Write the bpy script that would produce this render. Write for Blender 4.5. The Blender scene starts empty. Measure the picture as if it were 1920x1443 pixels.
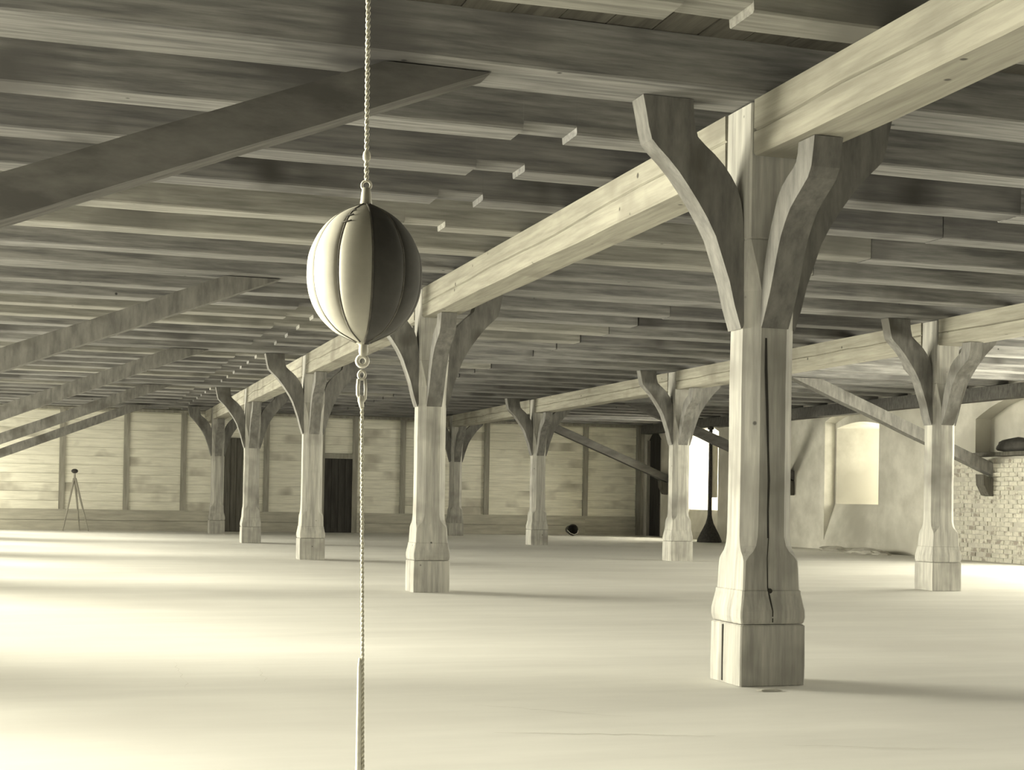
import bpy, bmesh, math, random
from mathutils import Vector, Matrix, noise
random.seed(7)
scene = bpy.context.scene
COL = scene.collection

# ------------------------------------------------------------------ camera
F_PX, CX, CY, CAM_H = 2749.32, 988.09, 898.57, 1.15
fw = Vector((0.30112947, 0.95348645, 0.01358833))
rt = Vector((0.9533696, -0.30133306, 0.01687577))
up = Vector((-0.02018543, -0.00787291, 0.99976526))
cd = bpy.data.cameras.new('camera')
cam = bpy.data.objects.new('camera', cd)
COL.objects.link(cam)
cd.sensor_width = 36.0
cd.sensor_fit = 'HORIZONTAL'
cd.lens = F_PX / 1920 * 36
cd.shift_x = (960 - CX) / 1920
cd.shift_y = (CY - 721.5) / 1920
cd.clip_start = 0.05
cd.clip_end = 300
M = Matrix((rt, up, -fw)).transposed().to_4x4()
M.translation = Vector((0, 0, CAM_H))
cam.matrix_world = M
scene.camera = cam

# ------------------------------------------------------------------ world, lights, exposure
w = bpy.data.worlds.new('sky')
scene.world = w
w.use_nodes = True
bg = w.node_tree.nodes['Background']
LCOL = (1.0, 0.955, 0.76)
bg.inputs[0].default_value = (*LCOL, 1)
bg.inputs[1].default_value = 1.0
vs = scene.view_settings
vs.view_transform = 'Standard'
vs.look = 'None'
vs.gamma = 1
vs.use_curve_mapping = False
vs.exposure = 1.45

XL, XR = -2.95, 18.74          # inner faces of the long walls
YB, YF = -3.2, 46.2            # rear wall (behind camera) and far gable wall
BAY = 8.988
# daylight, and fill in the unseen right openings, one area lamp in every opening
LEFT_WIN = []                  # (y0, y1, z0, z1, strength)
for k in range(-1, 5):
    o = k * BAY
    for a, b in ((12.6, 15.8), (16.0, 19.4)):
        b = min(b + o, YF - .3)
        if b - a - o > 1:
            LEFT_WIN.append((a + o, b, 0.45, 3.20, 1.0))
RIGHT_WIN = [(4.4, 6.9), (8.9, 11.4), (13.4, 15.9), (17.9, 20.4), (21.9, 23.9), (31.35, 33.75), (40.45, 42.75)]  # unseen ones come first; the mid-bay ones are added to light the floor
L_RAD, R_RAD, R_FILL = 0.6, 7.0, 26.0        # daylight per square metre of opening, last one boosted as fill

# low hazy sun through the left windows
sd = bpy.data.lights.new('hazy_sun', 'SUN')
sd.energy = 11.0
sd.angle = math.radians(44)
sd.color = LCOL
so = bpy.data.objects.new('hazy_sun', sd)
so.rotation_euler = Vector((0.80, -0.60, -0.10)).to_track_quat('-Z', 'Y').to_euler()
so.location = (-8, 12, 6)
COL.objects.link(so)


def win_light(name, loc, rot, sy, sz, rad):
    ld = bpy.data.lights.new(name, 'AREA')
    ld.shape = 'RECTANGLE'
    ld.size, ld.size_y = sy, sz
    ld.energy = rad * sy * sz * math.pi
    ld.color = LCOL
    o = bpy.data.objects.new(name, ld)
    o.location = loc
    o.rotation_euler = rot
    COL.objects.link(o)


for (a, b, z0, z1, s) in LEFT_WIN:
    win_light('window_daylight_and_fill', (XL - 0.62, (a + b) / 2, (z0 + z1) / 2), (0, -math.pi / 2, 0), z1 - z0 - .1, b - a - .1, L_RAD * s)
for (a, b) in RIGHT_WIN:
    if b < 26:      # unseen openings right of the view, mid-bay ones added; lamps fill the floor
        win_light('window_daylight_and_fill', (XR + 0.35, (a + b) / 2, 1.95), (0, math.pi / 2, 0), 1.5, b - a - .3, R_FILL * (.65 if b < 16 else .85))
    else:
        win_light('window_daylight_and_fill', (XR + 1.84, (a + b) / 2 - (.08 if b > 40 else .5), 2.15), (0, math.pi / 2, 0), 1.8, b - a - (.3 if b > 40 else 1.2), R_RAD * (2.5 if b > 40 else 1))

# ------------------------------------------------------------------ materials


def mat(name, c1, c2, scale=(1, 1, 1), nscale=4.0, rough=0.85, bump=0.15, contrast=(0.35, 0.65),
        c3=None, s3=1.2, r3=(0.55, 0.7), detail=6, spots=None, emis=None):
    m = bpy.data.materials.new(name)
    m.use_nodes = True
    nt = m.node_tree
    N, L = nt.nodes, nt.links
    b = N['Principled BSDF']
    b.inputs['Roughness'].default_value = rough
    b.inputs['Specular IOR Level'].default_value = 0.25
    tc = N.new('ShaderNodeTexCoord')
    mp = N.new('ShaderNodeMapping')
    mp.inputs['Scale'].default_value = scale
    geo = N.new('ShaderNodeObjectInfo')
    # random offset per object so that alike timbers differ
    add = N.new('ShaderNodeVectorMath')
    add.operation = 'ADD'
    mul = N.new('ShaderNodeMath')
    mul.operation = 'MULTIPLY'
    mul.inputs[1].default_value = 37.0
    L.new(geo.outputs['Random'], mul.inputs[0])
    L.new(tc.outputs['Object'], add.inputs[0])
    L.new(mul.outputs[0], add.inputs[1])
    L.new(add.outputs[0], mp.inputs[0])
    n = N.new('ShaderNodeTexNoise')
    n.inputs['Scale'].default_value = nscale
    n.inputs['Detail'].default_value = detail
    n.inputs['Roughness'].default_value = 0.62
    L.new(mp.outputs[0], n.inputs[0])
    r = N.new('ShaderNodeValToRGB')
    r.color_ramp.elements[0].position = contrast[0]
    r.color_ramp.elements[1].position = contrast[1]
    r.color_ramp.elements[0].color = (*c1, 1)
    r.color_ramp.elements[1].color = (*c2, 1)
    L.new(n.outputs[0], r.inputs[0])
    out = r.outputs[0]
    if c3 is not None:
        n2 = N.new('ShaderNodeTexNoise')
        n2.inputs['Scale'].default_value = s3
        n2.inputs['Detail'].default_value = 3
        L.new(add.outputs[0], n2.inputs[0])
        r2 = N.new('ShaderNodeValToRGB')
        r2.color_ramp.elements[0].position = r3[0]
        r2.color_ramp.elements[1].position = r3[1]
        L.new(n2.outputs[0], r2.inputs[0])
        mx = N.new('ShaderNodeMix')
        mx.data_type = 'RGBA'
        L.new(r2.outputs[0], mx.inputs[0])
        L.new(out, mx.inputs[6])
        mx.inputs[7].default_value = (*c3, 1)
        out = mx.outputs[2]
    if spots is not None:      # knots and nail holes
        v = N.new('ShaderNodeTexVoronoi')
        v.inputs['Scale'].default_value = spots[0]
        L.new(add.outputs[0], v.inputs[0])
        r4 = N.new('ShaderNodeValToRGB')
        r4.color_ramp.elements[0].position = spots[1]
        r4.color_ramp.elements[1].position = spots[1] + 0.03
        r4.color_ramp.elements[0].color = (1, 1, 1, 1)
        r4.color_ramp.elements[1].color = (0, 0, 0, 1)
        L.new(v.outputs['Distance'], r4.inputs[0])
        mx = N.new('ShaderNodeMix')
        mx.data_type = 'RGBA'
        L.new(r4.outputs[0], mx.inputs[0])
        L.new(out, mx.inputs[6])
        mx.inputs[7].default_value = (c1[0] * .35, c1[1] * .35, c1[2] * .35, 1)
        out = mx.outputs[2]
    L.new(out, b.inputs['Base Color'])
    if bump:
        bp = N.new('ShaderNodeBump')
        bp.inputs['Strength'].default_value = bump
        bp.inputs['Distance'].default_value = 0.02
        L.new(n.outputs[0], bp.inputs['Height'])
        L.new(bp.outputs[0], b.inputs['Normal'])
    return m


W1, W2 = (0.145, 0.144, 0.144), (0.31, 0.305, 0.296)
wood_x = mat('hewn_timber_along_x', W1, W2, (0.6, 9, 9), 2.2, c3=(0.125, 0.122, 0.12), s3=0.9, spots=(2.7, 0.032))
wood_xp = mat('pale_daylit_timber_along_x', (0.21, 0.206, 0.19), (0.36, 0.353, 0.325), (0.6, 9, 9), 2.2, c3=(0.18, 0.176, 0.164), s3=0.9, spots=(2.7, 0.032))  # also carries dormer light put into the colour of some joists
wood_xd = mat('dark_timber_along_x', (0.12, 0.119, 0.12), (0.22, 0.216, 0.21), (0.6, 9, 9), 2.2, c3=(0.054, 0.051, 0.048), s3=0.8)
wood_y = mat('hewn_timber_along_y', (0.248, 0.236, 0.198), (0.360, 0.347, 0.291), (9, 0.6, 9), 2.0, c3=(0.211, 0.198, 0.167), s3=1.1, spots=(3.4, 0.055))
wood_z = mat('post_timber', (0.31, 0.303, 0.282), (0.51, 0.50, 0.458), (8, 8, 0.5), 2.4, c3=(0.23, 0.222, 0.205), s3=1.6, r3=(0.5, 0.72), spots=(3.6, 0.03))
wood_zd = mat('dark_post_timber', (0.080, 0.075, 0.065), (0.145, 0.138, 0.120), (8, 8, 0.5), 2.4)
wood_brace = mat('brace_timber', (0.135, 0.132, 0.125), (0.23, 0.225, 0.21), (5, 5, 1.2), 2.6, c3=(0.100, 0.095, 0.085), s3=1.8)
strut_m = mat('strut_timber', (0.085, 0.082, 0.078), (0.15, 0.146, 0.138), (0.8, 6, 2.5), 2.6)
crack_m = mat('dark_crack', (0.03, 0.028, 0.025), (0.05, 0.047, 0.04), bump=0)
board_m = mat('ceiling_board', (0.080, 0.075, 0.065), (0.140, 0.133, 0.115), (8, 0.5, 8), 2)
floor_m = mat('worn_screed_floor', (0.70, 0.69, 0.655), (0.80, 0.79, 0.75), (0.35, 1.6, 1), 1.3, rough=0.75, bump=0.04,
              contrast=(0.3, 0.7), c3=(0.66, 0.645, 0.61), s3=0.35, r3=(0.5, 0.75))
plaster_m = mat('limewashed_plaster', (0.56, 0.545, 0.485), (0.74, 0.72, 0.655), (1, 1, 1), 1.6, rough=0.95, bump=0.35,
                c3=(0.50, 0.485, 0.43), s3=0.55, r3=(0.48, 0.66), detail=9)
brick_m = mat('whitewashed_brick', (0.50, 0.49, 0.43), (0.68, 0.66, 0.58), (1, 1, 1), 6, rough=0.95, bump=0.4, c3=(0.33, 0.30, 0.26), s3=4.2, r3=(0.56, 0.66))
mortar_m = mat('brick_joint', (0.44, 0.425, 0.38), (0.56, 0.545, 0.49), bump=0.3)
pale_board = mat('limewashed_board', (0.70, 0.685, 0.60), (0.88, 0.86, 0.76), (0.8, 1, 12), 1.8, rough=0.9, bump=0.2, c3=(0.46, 0.44, 0.38), s3=0.8)
dado_m = mat('weathered_sill_board', (0.36, 0.345, 0.30), (0.5, 0.485, 0.42), (0.6, 1, 6), 2)
stud_m = mat('wall_stud_timber', (0.24, 0.23, 0.20), (0.37, 0.355, 0.31), (6, 6, .6), 2)
door_m = mat('black_door', (0.035, 0.033, 0.03), (0.06, 0.057, 0.053), (6, 6, .6), 2)
iron_m = mat('black_iron', (0.035, 0.033, 0.031), (0.07, 0.066, 0.06), nscale=20, rough=0.6)
steel_m = mat('dull_nickel', (0.62, 0.6, 0.54), (0.78, 0.76, 0.68), nscale=30, rough=0.45, bump=0.05)
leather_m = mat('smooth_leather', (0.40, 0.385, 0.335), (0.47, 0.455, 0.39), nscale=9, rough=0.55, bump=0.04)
leather_d = mat('dark_leather_and_shade', (0.065, 0.063, 0.06), (0.09, 0.087, 0.082), nscale=9, rough=0.85, bump=0.04)  # ball's right panels, shade partly put into the colour; also the sack
welt_m = mat('seam_welt', (0.10, 0.095, 0.085), (0.18, 0.17, 0.15), nscale=30)
rope_m = mat('pale_hemp_rope', (0.52, 0.50, 0.42), (0.68, 0.66, 0.56), nscale=60, rough=0.9)
sock_m = mat('pale_cotton_webbing', (0.72, 0.70, 0.62), (0.82, 0.80, 0.72), nscale=60, rough=0.95)


def glass_mat():
    m = bpy.data.materials.new('window_glass')
    m.use_nodes = True
    nt = m.node_tree
    nt.nodes.clear()
    o = nt.nodes.new('ShaderNodeOutputMaterial')
    mx = nt.nodes.new('ShaderNodeMixShader')
    t = nt.nodes.new('ShaderNodeBsdfTransparent')
    g = nt.nodes.new('ShaderNodeBsdfGlossy')
    g.inputs['Roughness'].default_value = 0.1
    mx.inputs[0].default_value = 0.07
    nt.links.new(t.outputs[0], mx.inputs[1])
    nt.links.new(g.outputs[0], mx.inputs[2])
    nt.links.new(mx.outputs[0], o.inputs[0])
    return m


glass_m = glass_mat()

# ------------------------------------------------------------------ helpers


def link(name, me, m, parent=None):
    if m is not None and len(me.materials) == 0:
        me.materials.append(m)
    o = bpy.data.objects.new(name, me)
    COL.objects.link(o)
    if parent is not None:
        o.parent = parent
    return o


def obj(name, bm, m, parent=None, smooth=False):
    bmesh.ops.recalc_face_normals(bm, faces=bm.faces)
    me = bpy.data.meshes.new(name)
    bm.to_mesh(me)
    bm.free()
    if smooth:
        for p in me.polygons:
            p.use_smooth = True
    return link(name, me, m, parent)


def thing(name, label, cat, loc=(0, 0, 0), group=None, rz=0):
    o = bpy.data.objects.new(name, None)
    o.empty_display_size = 0.2
    o.location = loc
    o.rotation_euler = (0, 0, rz)
    o['label'] = label
    o['category'] = cat
    if group:
        o['group'] = group
    COL.objects.link(o)
    return o


def tag(o, label, cat, group=None):
    o['label'] = label
    o['category'] = cat
    if group:
        o['group'] = group
    return o


def struct(o):
    o['kind'] = 'structure'
    return o


def box(bm, x0, x1, y0, y1, z0, z1):
    v = [bm.verts.new((x, y, z)) for x in (x0, x1) for y in (y0, y1) for z in (z0, z1)]
    for f in ((0, 1, 3, 2), (4, 6, 7, 5), (0, 4, 5, 1), (2, 3, 7, 6), (0, 2, 6, 4), (1, 5, 7, 3)):
        bm.faces.new([v[i] for i in f])


def loft(bm, loops, cap=True):
    rings = [[bm.verts.new(p) for p in lp] for lp in loops]
    n = len(rings[0])
    for a, b in zip(rings, rings[1:]):
        for i in range(n):
            bm.faces.new((a[i], a[(i + 1) % n], b[(i + 1) % n], b[i]))
    if cap:
        bm.faces.new(rings[0][::-1])
        bm.faces.new(rings[-1])


def prism(bm, pts, axis, d0, d1):
    """extrude outline pts (a, z) across axis 'x' or 'y'"""
    def P(a, z, d):
        return (d, a, z) if axis == 'x' else (a, d, z)
    loft(bm, [[P(a, z, d0) for a, z in pts], [P(a, z, d1) for a, z in pts]])


def wob(t, seed, amp):
    return amp * (noise.noise(Vector((t * 0.9, seed * 7.31, 0))) + 0.5 * noise.noise(Vector((t * 3.1, seed * 3.7, 5))))


def hewn_x(bm, x0, x1, yc, hy, z0, z1, seed=0, amp=0.012, notch=None, step=0.45, ch=0.012):
    """hewn timber along x with wavering lower edges; notch=(xa, xb, depth)"""
    xs = [x0]
    while xs[-1] + step < x1:
        xs.append(xs[-1] + step)
    xs.append(x1)
    if notch:
        xs = [x for x in xs if not (notch[0] - .1 < x < notch[1] + .1)]
        xs += [notch[0] - .002, notch[0] + .002, notch[1] - .002, notch[1] + .002]
        xs.sort()
    loops = []
    for x in xs:
        zb = z0 + (notch[2] if notch and notch[0] < x < notch[1] else 0)
        a, b = wob(x, seed, amp), wob(x, seed + 50, amp)
        c, d = wob(x, seed + 90, amp * .6), wob(x, seed + 130, amp * .6)
        loops.append([(x, yc - hy + a, zb + ch + c), (x, yc - hy + ch + a, zb + c * .5), (x, yc + hy - ch + b, zb + d * .5), (x, yc + hy + b, zb + ch + d),
                      (x, yc + hy, z1), (x, yc - hy, z1)])
    loft(bm, loops)


def tube(bm, pts, r, n=8, cap=True):
    loops = []
    pts = [Vector(p) for p in pts]
    prev = None
    for i, p in enumerate(pts):
        d = (pts[min(i + 1, len(pts) - 1)] - pts[max(i - 1, 0)]).normalized()
        if prev is None:
            a = d.orthogonal().normalized()
        else:
            a = (prev - d * prev.dot(d)).normalized()
        prev = a
        b = d.cross(a)
        rr = r[i] if isinstance(r, (list, tuple)) else r
        loops.append([p + (a * math.cos(2 * math.pi * k / n) + b * math.sin(2 * math.pi * k / n)) * rr for k in range(n)])
    loft(bm, loops, cap)


def ring(bm, c, R, r, nx=Vector((1, 0, 0)), nz=Vector((0, 0, 1)), n=20, m=8, stretch=1.0):
    c = Vector(c)
    ny = nx.cross(nz)
    V = []
    for i in range(n):
        t = 2 * math.pi * i / n
        d = nx * math.cos(t) + nz * math.sin(t) * stretch
        du = d.normalized()
        V.append([bm.verts.new(c + d * R + (du * math.cos(2 * math.pi * j / m) + ny * math.sin(2 * math.pi * j / m)) * r) for j in range(m)])
    for i in range(n):
        for j in range(m):
            bm.faces.new((V[i][j], V[(i + 1) % n][j], V[(i + 1) % n][(j + 1) % m], V[i][(j + 1) % m]))


def cut(o, cutters):
    """subtract cutter bmeshes from o, baked into its mesh"""
    cs = []
    for bm in cutters:
        c = obj('cutter', bm, None)
        md = o.modifiers.new('cut', 'BOOLEAN')
        md.operation = 'DIFFERENCE'
        md.solver = 'EXACT'
        md.object = c
        cs.append(c)
    dg = bpy.context.evaluated_depsgraph_get()
    me = bpy.data.meshes.new_from_object(o.evaluated_get(dg))
    o.modifiers.clear()
    o.data = me
    for c in cs:
        bpy.data.objects.remove(c)


# ------------------------------------------------------------------ the shell
bm = bmesh.new()
bmesh.ops.create_grid(bm, x_segments=60, y_segments=120, size=1)
for v in bm.verts:
    x = (XL - 1) + (v.co.x + 1) / 2 * (XR - XL + 3)
    y = YB + (v.co.y + 1) / 2 * (YF - YB)
    v.co = (x, y, 0)
for v in bm.verts:
    v.co.z = -abs(0.006 * noise.noise(Vector((v.co.x * .4, v.co.y * .4, 0))))
ex = bmesh.ops.extrude_face_region(bm, geom=bm.faces[:])
bmesh.ops.translate(bm, vec=(0, 0, -0.2), verts=[g for g in ex['geom'] if isinstance(g, bmesh.types.BMVert)])
floor = struct(obj('floor', bm, floor_m))

# hairline cracks in the screed (thin dark grooves filled with dirt)
def crack_strip(name, pts, wd, z=0.0015):
    bm = bmesh.new()
    L0 = []
    for i, (x, y) in enumerate(pts):
        wdt = wd * (0.4 + 0.6 * math.sin(math.pi * (i + .5) / len(pts)))
        L0.append((bm.verts.new((x, y - wdt, z)), bm.verts.new((x, y + wdt, z))))
    for a, b in zip(L0, L0[1:]):
        bm.faces.new((a[0], b[0], b[1], a[1]))
    return obj(name, bm, mortar_m, floor)


for (xa, ya, xb, yb, wd) in ((2.05, 6.95, 3.1, 6.62, .004), (0.75, 10.3, 0.72, 8.9, .006), (1.25, 9.9, 1.22, 9.0, .005), (2.2, 7.9, 2.9, 7.3, .003), (3.3, 6.3, 4.2, 6.0, .003)):
    pts = []
    for i in range(14):
        t = i / 13
        pts.append((xa + (xb - xa) * t + random.uniform(-.02, .02), ya + (yb - ya) * t + random.uniform(-.02, .02)))
    crack_strip('crack', pts, wd)

# ceiling deck above the joists
bm = bmesh.new()
box(bm, XL - 1, XR + 2, YB - .3, YF + .4, 4.05, 4.25)
ceiling = struct(obj('ceiling', bm, board_m))
x = XL
i = 0
bw = 0.30
bme = None
while x < XR - .05:
    if bme is None:
        bm = bmesh.new()
        box(bm, 0.004, bw - 0.004, YB, YF, 4.012, 4.05)
        o = obj('board', bm, board_m, ceiling)
        bme = o.data
    else:
        o = link('board', bme, None, ceiling)
    o.location = (x, 0, random.uniform(-.006, .004))
    x += bw

# joists (two lengths meeting half way between the post rows)
JY = []
base = [0, 1.33, 2.55, 3.75, 5.03, 6.27, 7.52]
for k in range(-2, 5):
    for j, b_ in enumerate(base):
        y = 8.48 + k * 8.93 + b_ + (0 if k == 0 else random.uniform(-.04, .04))
        if YB + .2 < y < YF - .15:
            JY.append((y, j == 0 and k >= -1))
JX = 7.92
TIES = []
for n, (y, is_tie) in enumerate(JY):
    if is_tie:
        TIES.append(y)
        continue
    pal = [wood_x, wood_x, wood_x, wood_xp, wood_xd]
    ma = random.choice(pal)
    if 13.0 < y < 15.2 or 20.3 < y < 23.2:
        ma = wood_xp  # paler colour stands in for dormer light on these joists
    hy = random.uniform(.145, .165)
    bm = bmesh.new()
    hewn_x(bm, XL - .3, JX - .015, y, hy, 3.70, 4.01, n, amp=.018, notch=(2.98, 3.37, .05))
    obj('joist', bm, ma, ceiling)
    bm = bmesh.new()
    hewn_x(bm, JX + .015, XR + .3, y + random.uniform(.02, .06), hy, 3.70, 4.01, n + 200)
    obj('joist', bm, random.choice(pal[:3] + [wood_xd]), ceiling)

# long wall left (outside the frame), with the windows the light comes from
bm = bmesh.new()
box(bm, XL - .6, XL, YB - .3, YF + .3, -.2, 4.05)
wall_l = struct(obj('wall_left', bm, plaster_m))
cs = []
for (a, b, z0, z1, s) in LEFT_WIN:
    c = bmesh.new()
    box(c, XL - .8, XL + .1, a, b, z0, z1)
    cs.append(c)
cut(wall_l, cs)

# rear wall behind the camera
bm = bmesh.new()
box(bm, XL - .6, XR + 1, YB - .3, YB, -.2, 4.05)
struct(obj('wall_rear', bm, wood_xd))

# long wall right
bm = bmesh.new()
box(bm, XR, XR + 1.9, YB - .3, YF + .3, -.2, 4.05)
wall_r = struct(obj('wall_right', bm, plaster_m))


def arch(y0, y1, z0, zs, rise, n=10):
    pts = [(y0, z0), (y1, z0), (y1, zs)]
    for i in range(1, n):
        t = i / n
        yy = y1 + (y0 - y1) * t
        pts.append((yy, zs + rise * math.sin(math.pi * t)))
    pts.append((y0, zs))
    return pts


cs = []
for (a, b) in RIGHT_WIN:
    far_one = a > 40
    c = bmesh.new()    # splayed niche with sloping apron: lower edge climbs towards the glass
    o_ = arch(a - .2, b + .08, 0.06, 3.30, .28)
    i_ = arch(a - .02, b + .02, 1.16, 3.24, .24)
    loft(c, [[(XR - .05, p, q) for p, q in o_], [(XR + .27, p, q) for p, q in i_]])
    cs.append(c)
    c = bmesh.new()
    if far_one:
        i2 = arch(a - .1, b + .02, 0.5, 3.24, .24)
        i3 = arch(a - .1, b - .1, 0.9, 3.2, .2)
    else:
        i2 = arch(a + .1, b - .02, 1.17, 3.12, .12)
        i3 = arch(a + .1, b - (.25 if b < 26 else 1.1), 1.17, 3.1, .1)
    loft(c, [[(XR + .2, p, q) for p, q in i2], [(XR + 2.0, p, q) for p, q in i3]])
    cs.append(c)
# doorway at the far end and the high niche over the brickwork
c = bmesh.new()
prism(c, arch(44.70, 46.00, -.01, 3.2, .35), 'x', XR - .05, XR + .7)
cs.append(c)
c = bmesh.new()
prism(c, arch(24.6, 27.25, 2.30, 3.05, .38), 'x', XR - .05, XR + .38)
cs.append(c)
cut(wall_r, cs)

# doorway closed by a dark door
bm = bmesh.new()
prism(bm, arch(44.70, 46.00, 0.0, 3.2, .35), 'x', XR + .1, XR + .16)
d2 = struct(obj('door_2', bm, door_m))
bm = bmesh.new()
for yy in (44.72, 45.89):
    box(bm, XR + .02, XR + .1, yy, yy + .09, 0, 3.2)
obj('door_frame', bm, stud_m, d2)
bm = bmesh.new()
tube(bm, [(XR + .10, 44.95, 1.05), (XR + .04, 44.95, 1.05), (XR + .04, 45.05, 1.05)], .012)
obj('door_handle', bm, iron_m, d2)

# window frames with glass in the right wall, the added unseen ones too
for n, (a, b) in enumerate(RIGHT_WIN):
    xg = XR + 1.72
    b2 = b - (.25 if b < 26 or b > 40 else 1.0)
    bm = bmesh.new()
    for (y0, y1, z0, z1) in ((a + .1, a + .17, 1.17, 3.2), (b2 - .07, b2, 1.17, 3.2), (a + .1, b2, 1.17, 1.24), (a + .1, b2, 3.12, 3.2), ((a + b2) / 2, (a + b2) / 2 + .06, 1.24, 3.12),
                             (a + .17, b2 - .07, 2.18, 2.21)):
        box(bm, xg, xg + .06, y0, y1, z0, z1)
    wn = struct(obj('window_%d' % (n + 1), bm, pale_board))
    ym = (a + b2) / 2 + .03
    zs = (1.24, 2.195, 3.12)
    for (y0, y1) in ((a + .17, ym), (ym, b2 - .07)):
        for z0, z1 in zip(zs, zs[1:]):
            bm = bmesh.new()
            box(bm, xg + .025, xg + .03, y0, y1, z0, z1)
            obj('pane', bm, glass_m, wn)
    if a > 40:      # casement standing open into the room, seen edge-on
        bm = bmesh.new()
        box(bm, XR - .16, XR + .08, a + .02, a + .08, 1.30, 2.98)
        obj('casement', bm, stud_m, wn)

# whitewashed brickwork, low on the right wall
bm = bmesh.new()
BY0, BY1, BZ1 = 24.3, 28.0, 2.20
box(bm, XR - .10, XR + .02, BY0, BY1, 0, BZ1)
brick_back = obj('brickwork_bed', bm, mortar_m, wall_r)
bl, bh, g = 0.27, 0.078, 0.016
rows = int(BZ1 / (bh + g))
bmesh_brick = []
for v_ in range(5):
    bm = bmesh.new()
    lx = bl
    box(bm, -.012, .02, 0, lx, 0, bh)
    for v in bm.verts:
        v.co += Vector((random.uniform(-.006, .004), random.uniform(-.006, .006), random.uniform(-.005, .005)))
    me = bpy.data.meshes.new('brick')
    bmesh.ops.recalc_face_normals(bm, faces=bm.faces)
    bm.to_mesh(me)
    bm.free()
    me.materials.append(brick_m)
    bmesh_brick.append(me)
cnt = 0
for r_ in range(rows):
    y = BY0 + .02 + (0.5 * (bl + g) if r_ % 2 else 0)
    while y + bl < BY1 - .02 and cnt < 300:
        if random.random() > 0.04:
            o = link('brick', random.choice(bmesh_brick), None, wall_r)
            o.location = (XR - .105 - random.uniform(0, .012), y, .01 + r_ * (bh + g))
            cnt += 1
        y += bl + g

# plate along the head of the right wall
bm = bmesh.new()
loops = []
y = YB
while y < YF:
    loops.append([(XR - .30 + wob(y, 3, .02), y, 3.40 + wob(y, 4, .02)), (XR, y, 3.40), (XR, y, 3.69), (XR - .28 + wob(y, 5, .02), y, 3.69)])
    y += .7
loft(bm, loops)
struct(obj('trim_1', bm, strut_m))

# far gable wall
bm = bmesh.new()
box(bm, XL - .6, XR + 1, YF, YF + .3, -.2, 4.05)
wall_b = struct(obj('wall_back', bm, plaster_m))
studs = [-2.6, -0.06, 1.80, 3.49, 6.02, 7.76, 8.82, 10.37, 13.17, 16.60, 18.50]
DX0, DX1 = 7.84, 8.74
for sx in studs:
    bm = bmesh.new()
    z0 = 0 if sx in (7.76, 8.82, 18.50) else .62
    box(bm, sx - .085, sx + .085, YF - .13, YF, z0, 3.70)
    obj('stud', bm, stud_m, wall_b)
bm = bmesh.new()
box(bm, XL, XR, YF - .16, YF, 3.62, 3.70)
obj('wall_plate', bm, stud_m, wall_b)
# limewashed boards between the studs
edges = [XL] + studs + [XR]
for s0, s1 in zip(edges, edges[1:]):
    if s1 - s0 < .4:
        continue
    z = .62
    while z < 3.60:
        if abs(s0 - 7.76) < .01 and z < 2.40:
            z += .27
            continue
        z1 = min(z + .262, 3.62)
        bm = bmesh.new()
        a = random.uniform(-.006, .006)
        box(bm, s0 + .08, s1 - .08, YF - .055 + a, YF, z, z1)
        for v in bm.verts:      # lapped: lower edge proud
            if v.co.z < z + .01 and v.co.y < YF - .01:
                v.co.y -= .02
        obj('plank', bm, pale_board, wall_b)
        z += .27
# sill boards at the foot
for s0, s1 in ((XL, 7.67), (8.9, 16.60), (16.6, 18.4)):
    for z0, z1 in ((0, .30), (.31, .63)):
        bm = bmesh.new()
        box(bm, s0, s1, YF - .15, YF, z0, z1)
        obj('plank', bm, dado_m, wall_b)
# black door with pale panel above
bm = bmesh.new()
box(bm, DX0, DX1, YF - .08, YF - .03, 0, 2.34)
d1 = struct(obj('door_1', bm, door_m))
for q in range(4):
    bm = bmesh.new()
    box(bm, DX0 + .01 + q * .222, DX0 + .222 + q * .222, YF - .10, YF - .08, .01, 2.33)
    obj('board', bm, door_m, d1)
bm = bmesh.new()
box(bm, DX0, DX1, YF - .15, YF - .02, 2.34, 2.50)
obj('lintel', bm, stud_m, d1)
bm = bmesh.new()
tube(bm, [(DX1 - .09, YF - .10, 1.1), (DX1 - .09, YF - .16, 1.1), (DX1 - .19, YF - .16, 1.1)], .012)
obj('door_handle', bm, iron_m, d1)
# narrow dark door glimpsed between the two farthest posts of the left row
bm = bmesh.new()
box(bm, 4.72, 5.28, YF - .2, YF - .14, 0, 2.9)
d3 = struct(obj('door_3', bm, wood_zd))
for q in range(3):
    bm = bmesh.new()
    box(bm, 4.73 + q * .182, 4.90 + q * .182, YF - .225, YF - .2, .02, 2.88)
    obj('board', bm, wood_zd, d3)

# ------------------------------------------------------------------ timber frame
PXA, PXB = 4.290, 11.515
PY = [8.595 + k * BAY for k in range(4)] + [8.595 + 4 * BAY - .755]
POST_PROFILE = [  # z, half width, chamfer
    (0.0, .2254, .008), (.12, .2270, .008), (.375, .2250, .008), (.384, .2160, .012), (.388, .2140, .012), (.398, .2210, .010), (.43, .2270, .010), (.47, .2260, .010), (.52, .2170, .010),
    (.575, .2070, .010), (.595, .2060, .010), (.602, .1990, .010), (.66, .1960, .010), (.74, .1930, .010), (.785, .1910, .012), (.815, .1880, .030), (.845, .1840, .058), (.88, .1810, .076),
    (.94, .1790, .086), (1.1, .1780, .088), (1.5, .1775, .089), (1.9, .1775, .088), (2.3, .1770, .088), (2.5, .1770, .085), (2.62, .1770, .060), (2.74, .1775, .030), (2.81, .1780, .012),
    (2.822, .1780, .010), (2.826, .1740, .010), (2.834, .1740, .010), (2.838, .1790, .010), (3.1, .1790, .010), (3.34, .1790, .010), (3.69, .1780, .010)]
PLINTH_TOP = 4  # first rings make the plinth


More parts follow.
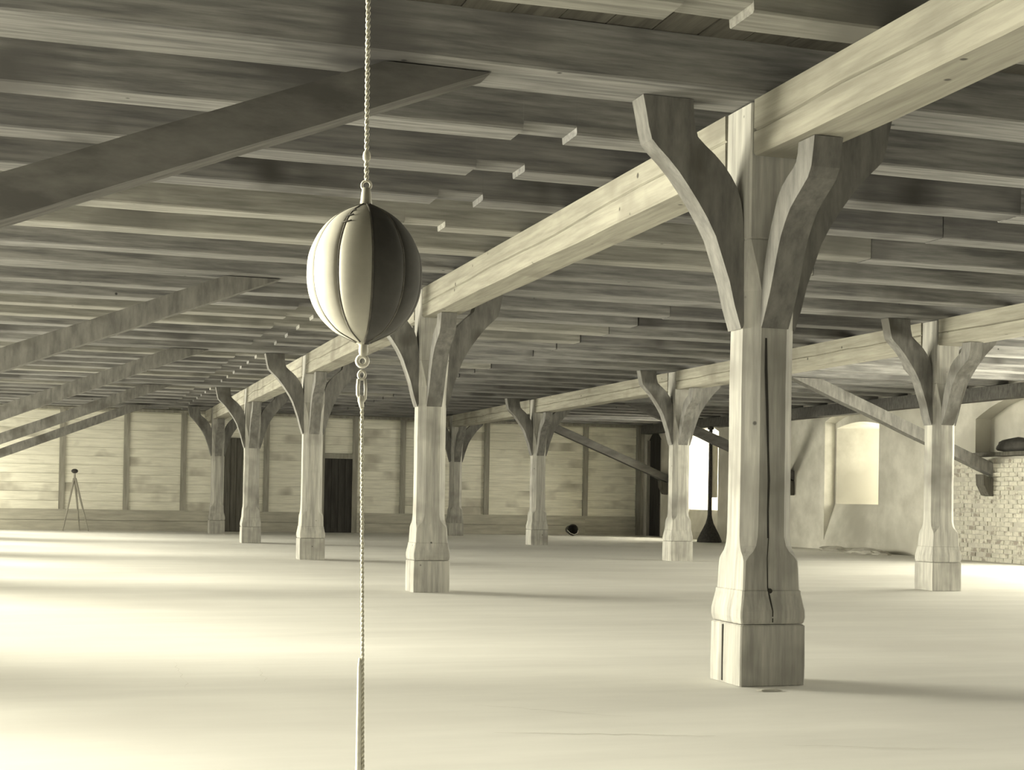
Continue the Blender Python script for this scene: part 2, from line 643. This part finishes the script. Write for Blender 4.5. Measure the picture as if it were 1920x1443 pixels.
def post_rings(sect, seed):
    loops = []
    for z, h, c in sect:
        jx, jy = wob(z * 2, seed, .004), wob(z * 2, seed + 9, .004)
        a = h - c
        pts = [(-a, -h), (a, -h), (h, -a), (h, a), (a, h), (-a, h), (-h, a), (-h, -a)]
        loops.append([(p + jx, q + jy, z) for p, q in pts])
    return loops


B_OUT = [(-.190, 2.262), (-.235, 2.40), (-.275, 2.56), (-.325, 2.70), (-.375, 2.84), (-.435, 2.95), (-.500, 3.05), (-.565, 3.14), (-.635, 3.23), (-.705, 3.305), (-.775, 3.37), (-.822, 3.42), (-.845, 3.50), (-.862, 3.59), (-.885, 3.695)]
B_IN = [(-.168, 2.30), (-.170, 2.45), (-.172, 2.60), (-.176, 2.75), (-.180, 2.88), (-.188, 2.98), (-.205, 3.08), (-.232, 3.16), (-.275, 3.23), (-.330, 3.30), (-.392, 3.36), (-.455, 3.41), (-.510, 3.46), (-.535, 3.56), (-.545, 3.695)]
F_OUT = [(-.190, 2.262), (-.245, 2.36), (-.300, 2.47), (-.345, 2.58), (-.390, 2.70), (-.435, 2.80), (-.490, 2.88), (-.550, 2.95), (-.620, 3.00), (-.700, 3.05), (-.775, 3.10), (-.815, 3.16), (-.835, 3.25), (-.850, 3.335)]
F_IN = [(-.170, 2.30), (-.180, 2.44), (-.200, 2.56), (-.225, 2.68), (-.262, 2.79), (-.300, 2.88), (-.345, 2.97), (-.385, 3.05), (-.440, 3.11), (-.510, 3.155), (-.580, 3.19), (-.620, 3.22), (-.640, 3.27), (-.650, 3.335)]


def brace_bm(outer, inner, half, axis, sgn):
    bm = bmesh.new()
    loops = []
    for (a, za), (b, zb) in zip(outer, inner):
        a, b = a * sgn * -1, b * sgn * -1
        if axis == 'x':
            loops.append([(a, -half, za), (a, half, za), (b, half, zb), (b, -half, zb)])
        else:
            loops.append([(-half, a, za), (half, a, za), (half, b, zb), (-half, b, zb)])
    loft(bm, loops)
    return bm


mesh_cache = {}


def brace_mesh(kind, axis, sgn):
    key = (kind, axis, sgn)
    if key not in mesh_cache:
        bm = brace_bm(B_OUT if kind == 'b' else F_OUT, B_IN if kind == 'b' else F_IN, .095, axis, sgn)
        bmesh.ops.recalc_face_normals(bm, faces=bm.faces)
        me = bpy.data.meshes.new('brace')
        bm.to_mesh(me)
        bm.free()
        me.materials.append(wood_brace)
        mesh_cache[key] = me
    return mesh_cache[key]


def make_post(x, y, label, seed, big=False):
    t = thing('timber_post', label, 'post', (x, y, 0), 'carved timber posts of the attic')
    bm = bmesh.new()
    loft(bm, post_rings(POST_PROFILE[:4], seed))
    obj('plinth', bm, wood_z, t)
    bm = bmesh.new()
    loft(bm, post_rings(POST_PROFILE[4:], seed))
    sh = obj('shaft', bm, wood_z, t)
    if big:
        # long drying crack down the front face, and the peg hole near the foot
        bm = bmesh.new()
        path = [(-.055, 2.2, .007), (-.052, 2.0, .010), (-.040, 1.75, .009), (-.030, 1.5, .007), (-.022, 1.3, .008), (-.025, 1.1, .006), (-.020, .93, .007)]
        vv = []
        for px_, z, wd in path:
            vv.append((bm.verts.new((px_ - wd + wob(z * 5, 3, .004), -.1795, z)), bm.verts.new((px_ + wd + wob(z * 5, 3, .004), -.1795, z))))
        for p, q in zip(vv, vv[1:]):
            bm.faces.new((p[0], p[1], q[1], q[0]))
        obj('crack', bm, crack_m, sh)
        bm = bmesh.new()
        path = [(-.020, .93, .004, .183), (-.032, .80, .003, .193), (-.030, .62, .004, .2005), (-.020, .55, .006, .215), (-.006, .47, .004, .2295), (-.004, .40, .004, .225)]
        vv = []
        for px_, z, wd, yy in path:
            vv.append((bm.verts.new((px_ - wd, -yy, z)), bm.verts.new((px_ + wd, -yy, z))))
        for p, q in zip(vv, vv[1:]):
            bm.faces.new((p[0], p[1], q[1], q[0]))
        obj('crack', bm, crack_m, sh)
        bm = bmesh.new()
        tube(bm, [(-.016, -.19, .597), (-.016, -.209, .597)], .016, 10)
        obj('peg_hole', bm, crack_m, sh)
        bm = bmesh.new()   # split in the left plinth face, shown as a dark line
        box(bm, -.2285, -.2255, .03, .045, .01, .37)
        obj('crack', bm, crack_m, sh)
    for kind, axis, sgn in (('b', 'x', -1), ('b', 'x', 1), ('f', 'y', -1), ('f', 'y', 1)):
        if kind == 'f' and sgn == 1 and y > 43:
            continue
        link('brace', brace_mesh(kind, axis, sgn), None, t)
    return t


labA = ['massive pale eight-sided timber post nearest the camera, right of centre, dark crack down its front',
        'eight-sided timber post just right of the hanging ball, second of its row',
        'eight-sided timber post beside the black door in the far wall',
        'slender-looking distant timber post second from the left end of the row',
        'farthest timber post of the left row, its dark curved braces against the far wall']
labB = ['timber post at the right edge of the picture before the whitewashed brickwork',
        'timber post standing left of the big front post, beside the far bright window',
        'timber post in the middle distance before the limewashed board wall',
        'dark timber post close behind the post right of the ball, against the far wall']
for k in range(5):
    make_post(PXA, PY[k], labA[k], k * 3 + 1, big=(k == 0))
for k in range(1, 5):
    make_post(PXB, PY[k], labB[k - 1], k * 3 + 31, big=False)


def long_beam(xc, y0, y1, label, seed):
    bm = bmesh.new()
    ys = [y0]
    while ys[-1] + .5 < y1:
        ys.append(ys[-1] + .5)
    ys.append(y1)
    loops = []
    h = .178
    for y in ys:
        g_ = 3.525 + wob(y, seed, .03) - (y - y0) / (y1 - y0) * .02
        gd = .02 + .012 * noise.noise(Vector((y, seed, 2)))
        a, b, c = wob(y, seed + 20, .008), wob(y, seed + 40, .008), wob(y, seed + 60, .008)
        loops.append([(xc - h + .015 + a, y, 3.342 + c), (xc + h - .015, y, 3.342 + b), (xc + h, y, 3.357), (xc + h, y, 3.698),
                      (xc - h, y, 3.698), (xc - h + a * .5, y, g_ + .010), (xc - h + gd, y, g_), (xc - h + a * .5, y, g_ - .012), (xc - h + a, y, 3.357 + c)])
    loft(bm, loops)
    o = obj('timber_beam', bm, wood_y)
    return tag(o, label, 'beam', 'long squared beams on the posts')


g_ = .215
yy = [PY[0] - BAY] + PY
labBA = ['pale squared beam running over the camera to the top of the nearest post, at upper right',
         'pale cracked beam rising diagonally from behind the ball to the nearest post',
         'pale beam seen under the ball, between the second and third posts of the left row',
         'short-looking far beam between the third and fourth posts of the left row',
         'farthest beam of the left row, ending above the last post']
for k in range(5):
    a = (YB if k == 0 else yy[k] + g_)
    long_beam(PXA, a, yy[k + 1] - g_, labBA[k], k + 300)
labBB = ['squared beam at the right edge, over the post before the brickwork',
         'squared beam crossing behind the nearest post towards the post at the right edge',
         'squared beam of the right row, between its two middle posts',
         'farthest squared beam of the right row, by the dark post near the far wall']
for k in range(1, 5):
    long_beam(PXB, yy[k] + g_, yy[k + 1] - g_, labBB[k - 1], k + 350)
for xc, lab in ((PXA, 'beam stub from the last left-row post into the far wall'), (PXB, 'beam stub from the dark far post into the far wall')):
    long_beam(xc, PY[4] + g_, YF, lab, 390)

# tie beams across the hall, one over each pair of posts
tl = ['tie beam across the ceiling behind the camera', 'broad dark tie beam across the top of the picture, over the nearest post',
      'tie beam over the second post of the left row and the right-edge post', 'tie beam over the third post of the left row',
      'tie beam over the fourth post of the left row', 'farthest tie beam, close to the far wall']
for n, y in enumerate(TIES):
    bm = bmesh.new()
    hewn_x(bm, XL - .3, XR + .3, y, .25, 3.70, 4.01, n + 500, amp=.016)
    o = obj('tie_beam', bm, wood_x if n != 1 else wood_x)
    tag(o, tl[n] if n < len(tl) else 'far tie beam', 'beam', 'tie beams across the hall')

# raking struts on both sides
def strut(xt, xb, ztop, y, label, m):
    sl, zc = .395, 3.69
    sg = 1 if xb > xt else -1
    n = 16
    top0 = xt + sg * (ztop - zc) / sl            # where the upper edge meets the joists
    bot0 = xt + sg * (ztop - .255 - zc) / sl     # where the lower edge meets them
    bm = bmesh.new()
    loops = []
    for i in range(n + 1):
        t = i / n
        xa = top0 + (xb - top0) * t
        xc = bot0 + (xb - bot0) * t
        f_ = min(1, t * 6)
        za = ztop - abs(xa - xt) * sl + wob(xa * 1.3, y + 7, .010) * f_
        zb = ztop - .255 - abs(xc - xt) * sl + wob(xc * 1.3, y, .010) * f_
        loops.append([(xc, y - .12, zb), (xc, y + .12, zb), (xa, y + .12, za), (xa, y - .12, za)])
    loft(bm, loops)
    o = obj('raking_strut', bm, m)
    return tag(o, label, 'strut', 'raking struts along the side walls')


sl_lab = ['thickest raking strut, crossing the upper left of the picture to the ceiling',
          'second raking strut at the left, rising to the ceiling left of the ball',
          'third raking strut from the front along the left side',
          'fourth raking strut from the front along the left side',
          'lowest-looking farthest raking strut at the left, before the board wall']
for k in range(5):
    y = (8.50, 17.42, 26.40, 35.40, 43.75)[k]
    strut(2.52, XL + .01, 4.0, y, sl_lab[k], strut_m if k == 0 else wood_brace)
sr_lab = {2: 'raking strut in front of the right niche window, behind the right-edge post', 3: 'raking strut crossing the far bright window at the right', 4: 'dark raking strut before the far wall, right of the middle post'}
for k in (2, 3, 4):
    y = (0, 0, 26.55, 35.56, 44.2)[k]
    strut(13.75, XR - (.125 if k == 2 else .012), 4.0, y, sr_lab[k], wood_brace if k == 2 else strut_m)
    bm = bmesh.new()      # corbel under the foot
    e_ = XR - (.125 if k == 2 else .012)
    prism(bm, [(e_ - .25, 1.84), (e_, 1.74), (e_, 1.38), (e_ - .11, 1.40), (e_ - .23, 1.62)], 'y', y - .14, y + .14)
    tag(obj('corbel', bm, wood_zd), {2: 'dark timber corbel on the right wall above the brickwork', 3: 'timber corbel on the right wall near the far window', 4: 'timber corbel on the right wall by the dark doorway'}[k], 'corbel')

# ------------------------------------------------------------------ the ball on its rope
D = Vector((0.18944902, 0.97027203, 0.15060296))
def ball_pt(px_, py_, depth_along=3.64):
    ray = fw * F_PX + rt * (px_ - CX) - up * (py_ - CY)
    return Vector((0, 0, CAM_H)) + ray * (depth_along / F_PX)


PXM = 3.64 / F_PX
bc = ball_pt(684, 510)
ball = thing('punching_ball', 'leather-panelled punching ball hanging on a rope, its left pale, its right dark', 'punching ball', bc)
# profile: (y px from 510 up positive -> z, radius px)
prof = [(-137, 8), (-131, 17), (-124, 33), (-114, 54), (-100, 71), (-84, 85), (-64, 96.5), (-42, 104), (-18, 107.5), (6, 107.5), (28, 105), (48, 98), (68, 88), (86, 75), (101, 59), (113, 40), (121, 23), (126, 11), (129, 7)]
# smooth resample
def lerp_prof(t):
    f_ = t * (len(prof) - 1)
    i_ = min(int(f_), len(prof) - 2)
    u_ = f_ - i_
    p0, p1, p2, p3 = prof[max(i_ - 1, 0)], prof[i_], prof[i_ + 1], prof[min(i_ + 2, len(prof) - 1)]
    def cr(a, b, c, d):
        return 0.5 * (2 * b + (c - a) * u_ + (2 * a - 5 * b + 4 * c - d) * u_ * u_ + (3 * b - a - 3 * c + d) * u_ ** 3)
    return cr(p0[0], p1[0], p2[0], p3[0]), cr(p0[1], p1[1], p2[1], p3[1])


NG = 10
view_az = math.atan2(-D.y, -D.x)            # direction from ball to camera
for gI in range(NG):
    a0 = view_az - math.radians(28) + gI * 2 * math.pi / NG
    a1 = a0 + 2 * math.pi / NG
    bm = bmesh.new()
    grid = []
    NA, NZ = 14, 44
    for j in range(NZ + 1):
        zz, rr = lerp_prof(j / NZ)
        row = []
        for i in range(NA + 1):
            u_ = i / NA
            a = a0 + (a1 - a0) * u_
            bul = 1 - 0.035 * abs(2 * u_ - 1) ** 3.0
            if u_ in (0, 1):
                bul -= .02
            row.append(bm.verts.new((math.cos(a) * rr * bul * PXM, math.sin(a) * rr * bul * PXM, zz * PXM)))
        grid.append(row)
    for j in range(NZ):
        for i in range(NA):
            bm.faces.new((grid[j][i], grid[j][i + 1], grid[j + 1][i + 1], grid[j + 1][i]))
    me_o = obj('leather_panel', bm, leather_d if 1 <= gI <= 4 else leather_m, ball, smooth=True)  # darker leather on the right, partly standing in for the ball's shaded side
    # welt in the seam
    bm = bmesh.new()
    pts = []
    for j in range(2, NZ - 1):
        zz, rr = lerp_prof(j / NZ)
        pts.append((math.cos(a0) * rr * .95 * PXM, math.sin(a0) * rr * .95 * PXM, zz * PXM))
    tube(bm, pts, .0028, 6)
    obj('seam_welt', bm, welt_m, ball, smooth=True)
# laces over the seam at the left
a0 = view_az - math.radians(28)
for j in (31, 33, 35, 37):
    zz, rr = lerp_prof(j / 44)
    bm = bmesh.new()
    pts = []
    for q in range(-4, 5):
        a = a0 + math.radians(q * 2.2)
        R_ = rr * (0.985 - abs(q) * .003 + .012) * PXM
        pts.append((math.cos(a) * R_, math.sin(a) * R_, zz * PXM + q * .0008))
    tube(bm, pts, .0018, 6)
    obj('lace', bm, welt_m, ball, smooth=True)
# tabs, rings
def tab(z0, z1, r0, r1, name):
    bm = bmesh.new()
    tube(bm, [(0, 0, z0), (0, 0, z0 + (z1 - z0) * .35), (0, 0, z0 + (z1 - z0) * .7), (0, 0, z1)], [r0, (r0 + r1) / 2 * 1.05, (r0 + r1) / 2 * .95, r1], 12)
    return obj(name, bm, leather_m, ball, smooth=True)


tab(124 * PXM, 158 * PXM, .016, .010, 'leather_loop')
tab(-158 * PXM, -131 * PXM, .009, .014, 'leather_loop')
bm = bmesh.new()
ring(bm, (0, 0, 163 * PXM), 8.5 * PXM, 2.6 * PXM, rt.copy(), Vector((0, 0, 1)))
obj('ring', bm, steel_m, ball, smooth=True)
bm = bmesh.new()
ring(bm, (-0.002, 0, -167 * PXM), 9.5 * PXM, 4.2 * PXM, rt.copy(), Vector((0, 0, 1)))
obj('ring', bm, steel_m, ball, smooth=True)
# ropes: own things
p_top = ball_pt(690, 40)
p_ring = bc + Vector((0, 0, 171 * PXM))
dirv = (p_top - p_ring) / (p_top.z - p_ring.z)
ceil_pt = p_ring + dirv * (3.70 - p_ring.z)


def twisted(name, p0, p1, r, pitch, m, strands=2, parent=None, rs=0.55):
    L_ = (p1 - p0).length
    d = (p1 - p0).normalized()
    a = d.orthogonal().normalized()
    b = d.cross(a)
    bm = bmesh.new()
    n = max(8, int(L_ / pitch * 8))
    for s in range(strands):
        pts = []
        for i in range(n + 1):
            t = i / n
            th = 2 * math.pi * (t * L_ / pitch + s / strands)
            pts.append(p0 + d * (t * L_) + (a * math.cos(th) + b * math.sin(th)) * r * .5)
        tube(bm, pts, r * rs * 1.05, 5)
    return obj(name, bm, m, parent, smooth=True)


rope = thing('hanging_rope', 'thin pale rope running from the ceiling down to the ball', 'rope', p_ring)
o = twisted('cord', Vector((0, 0, 0)), ceil_pt - p_ring, .0060, .03, rope_m, parent=rope)
bm = bmesh.new()
tube(bm, [dirv * .048, dirv * .054, dirv * .062, dirv * .070, dirv * .076], [.005, .0095, .0105, .009, .005], 10)
obj('knot', bm, rope_m, rope, smooth=True)
bm = bmesh.new()
box(bm, -.03, .03, -.03, .03, 3.66 - p_ring.z, 3.70 - p_ring.z)
for v in bm.verts:
    v.co += Vector((ceil_pt.x - p_ring.x, ceil_pt.y - p_ring.y, 0))
obj('ceiling_hook_plate', bm, iron_m, rope)
# lower cord with snap hook
p_l = bc + Vector((-.003, 0, -178 * PXM))
cord = thing('tether_cord', 'twisted pale tether cord with a snap hook under the ball, running to the floor', 'cord', p_l)
p_bot = ball_pt(680, 1400)
dl = (p_bot - p_l) / (p_l.z - p_bot.z)
bm = bmesh.new()
ring(bm, dl * .020, .0085, .0034, rt.copy(), Vector((0, 0, 1)), stretch=1.2)
tube(bm, [dl * .030 - rt * .008, dl * .050 - rt * .010, dl * .068 - rt * .010, dl * .076 - rt * .006], .0048, 8)
tube(bm, [dl * .030 + rt * .008, dl * .055 + rt * .009, dl * .078 + rt * .008, dl * .086 + rt * .002], .0040, 8)
tube(bm, [dl * .072 - rt * .004, dl * .084 - rt * .003, dl * .100], [.006, .0075, .006], 8)
obj('snap_hook', bm, steel_m, cord, smooth=True)
zf = p_l.z
end = dl * zf
twisted('cord', dl * .098, end, .0040, .024, rope_m, parent=cord, rs=.7)
# pale webbing sleeve around the lowest part
bm = bmesh.new()
s0 = dl * (p_l.z - (CAM_H - 302 * PXM))
pts = [s0 - rt * .006, s0 + dl * .02 - rt * .007, s0 + dl * .12 - rt * .0085, s0 + dl * .3 - rt * .011, end - rt * .013]
tube(bm, [tuple(p) for p in pts], [.003, .0055, .0065, .0078, .0088], 14)
obj('webbing_sleeve', bm, sock_m, cord, smooth=True)
bm = bmesh.new()
box(bm, end.x - .04, end.x + .04, end.y - .04, end.y + .04, end.z, end.z + .02)
obj('floor_plate', bm, iron_m, cord)

# ------------------------------------------------------------------ small things far off
# tripod at the far left
tp = thing('tripod', 'slender tripod with a small dark head before the board wall at far left', 'tripod', (0.30, 45.2, 0))
bm = bmesh.new()
bmesh.ops.create_uvsphere(bm, u_segments=16, v_segments=10, radius=.085)
for v in bm.verts:
    v.co = Vector((v.co.x * 1.15, v.co.y, v.co.z * .8 + 1.76))
obj('head', bm, iron_m, tp, smooth=True)
bm = bmesh.new()
tube(bm, [(0, 0, 1.48), (0, 0, 1.70)], [.035, .03], 10)
obj('neck', bm, stud_m, tp)
for (dx, dy) in ((-.30, -.05), (.42, -.12), (.18, .38)):
    bm = bmesh.new()
    tube(bm, [(dx * .05, dy * .05, 1.55), (dx * .5, dy * .5, .8), (dx, dy, .0)], [.036, .028, .014], 8)
    obj('leg', bm, stud_m, tp)
# dark pail on the floor by the far wall
pl = thing('bucket', 'small dark bucket tipped on the floor at the foot of the board wall', 'bucket', (15.7, 44.9, 0.19))
bm = bmesh.new()
loops = []
for (h_, r_) in ((-.19, .11), (-.17, .13), (0, .155), (.17, .185), (.19, .19)):
    loops.append([(math.cos(2 * math.pi * i / 20) * r_, -h_, math.sin(2 * math.pi * i / 20) * r_) for i in range(20)])
for (h_, r_) in ((.185, .17), (-.15, .115)):
    loops.append([(math.cos(2 * math.pi * i / 20) * r_, -h_, math.sin(2 * math.pi * i / 20) * r_) for i in range(20)])
loft(bm, loops)
obj('body', bm, iron_m, pl, smooth=False)
bm = bmesh.new()
tube(bm, [(-.19, -.18, 0), (-.12, -.30, -.1), (0, -.34, -.15), (.12, -.30, -.1), (.19, -.18, 0)], .008, 6)
obj('handle', bm, steel_m, pl)
# black stand with conical foot near the far window
st = thing('iron_stand', 'tall black iron stand on a flared conical foot in front of the far bright window', 'stand', (17.85, 38.9, 0))
bm = bmesh.new()
loops = []
for z, r_ in ((0, .36), (.05, .36), (.12, .33), (.25, .27), (.40, .19), (.55, .115), (.70, .075), (.80, .062)):
    loops.append([(math.cos(2 * math.pi * i / 24) * r_, math.sin(2 * math.pi * i / 24) * r_, z) for i in range(24)])
loft(bm, loops)
obj('conical_foot', bm, iron_m, st, smooth=True)
bm = bmesh.new()
tube(bm, [(0, 0, .78), (0, 0, 3.28)], [.062, .052], 12)
obj('pole', bm, iron_m, st)
bm = bmesh.new()
tube(bm, [(0, 0, 3.26), (.0, 0, 3.33), (.0, 0, 3.36)], [.09, .09, .03], 12)
obj('cap', bm, iron_m, st)
# shelf and bundle on the right wall
bm = bmesh.new()
box(bm, XR - .28, XR + .34, 24.5, 27.3, 2.22, 2.30)
tag(obj('wall_shelf', bm, wood_zd), 'dark plank ledge on the right wall above the whitewashed brickwork', 'shelf')
bm = bmesh.new()
bmesh.ops.create_icosphere(bm, subdivisions=3, radius=1)
for v in bm.verts:
    n_ = 1 + .18 * noise.noise(v.co * 2.2)
    v.co = Vector((v.co.x * .20 * n_, v.co.y * .62 * n_, v.co.z * .17 * n_))
    v.co.z = max(v.co.z, -.12)
o = obj('sack', bm, leather_d, None, smooth=True)
o.location = (XR - .04, 25.75, 2.42)
tag(o, 'dark lumpy sack lying on the ledge at the right edge of the picture', 'sack')
# drift of rubble at the foot of the right wall
for q, (x_, y_, s_) in enumerate(((18.2, 32.2, .5), (18.15, 30.6, .6))):
    bm = bmesh.new()
    bmesh.ops.create_icosphere(bm, subdivisions=3, radius=1)
    for v in bm.verts:
        n_ = 1 + .3 * noise.noise(v.co * 2.5 + Vector((q * 9, 0, 0)))
        v.co = Vector((v.co.x * .28 * n_, v.co.y * s_ * 1.4 * n_, max(v.co.z, 0) * .13 * n_))
    o = obj('rubble_heap', bm, mortar_m)
    o.location = (x_, y_, -.004)
    tag(o, ['low heap of fallen plaster under the niche window of the right wall', 'low heap of fallen plaster nearest the post at the right edge'][q], 'rubble')
# flake of plaster by the nearest post
bm = bmesh.new()
bmesh.ops.create_icosphere(bm, subdivisions=2, radius=1)
for v in bm.verts:
    n_ = 1 + .35 * noise.noise(v.co * 3)
    v.co = Vector((v.co.x * .085 * n_, v.co.y * .045 * n_, max(v.co.z, 0) * .012 * n_))
o = obj('plaster_flake', bm, mortar_m)
o.location = (4.16, 8.16, -.001)
tag(o, 'thin flake of plaster on the floor at the foot of the nearest post', 'plaster')
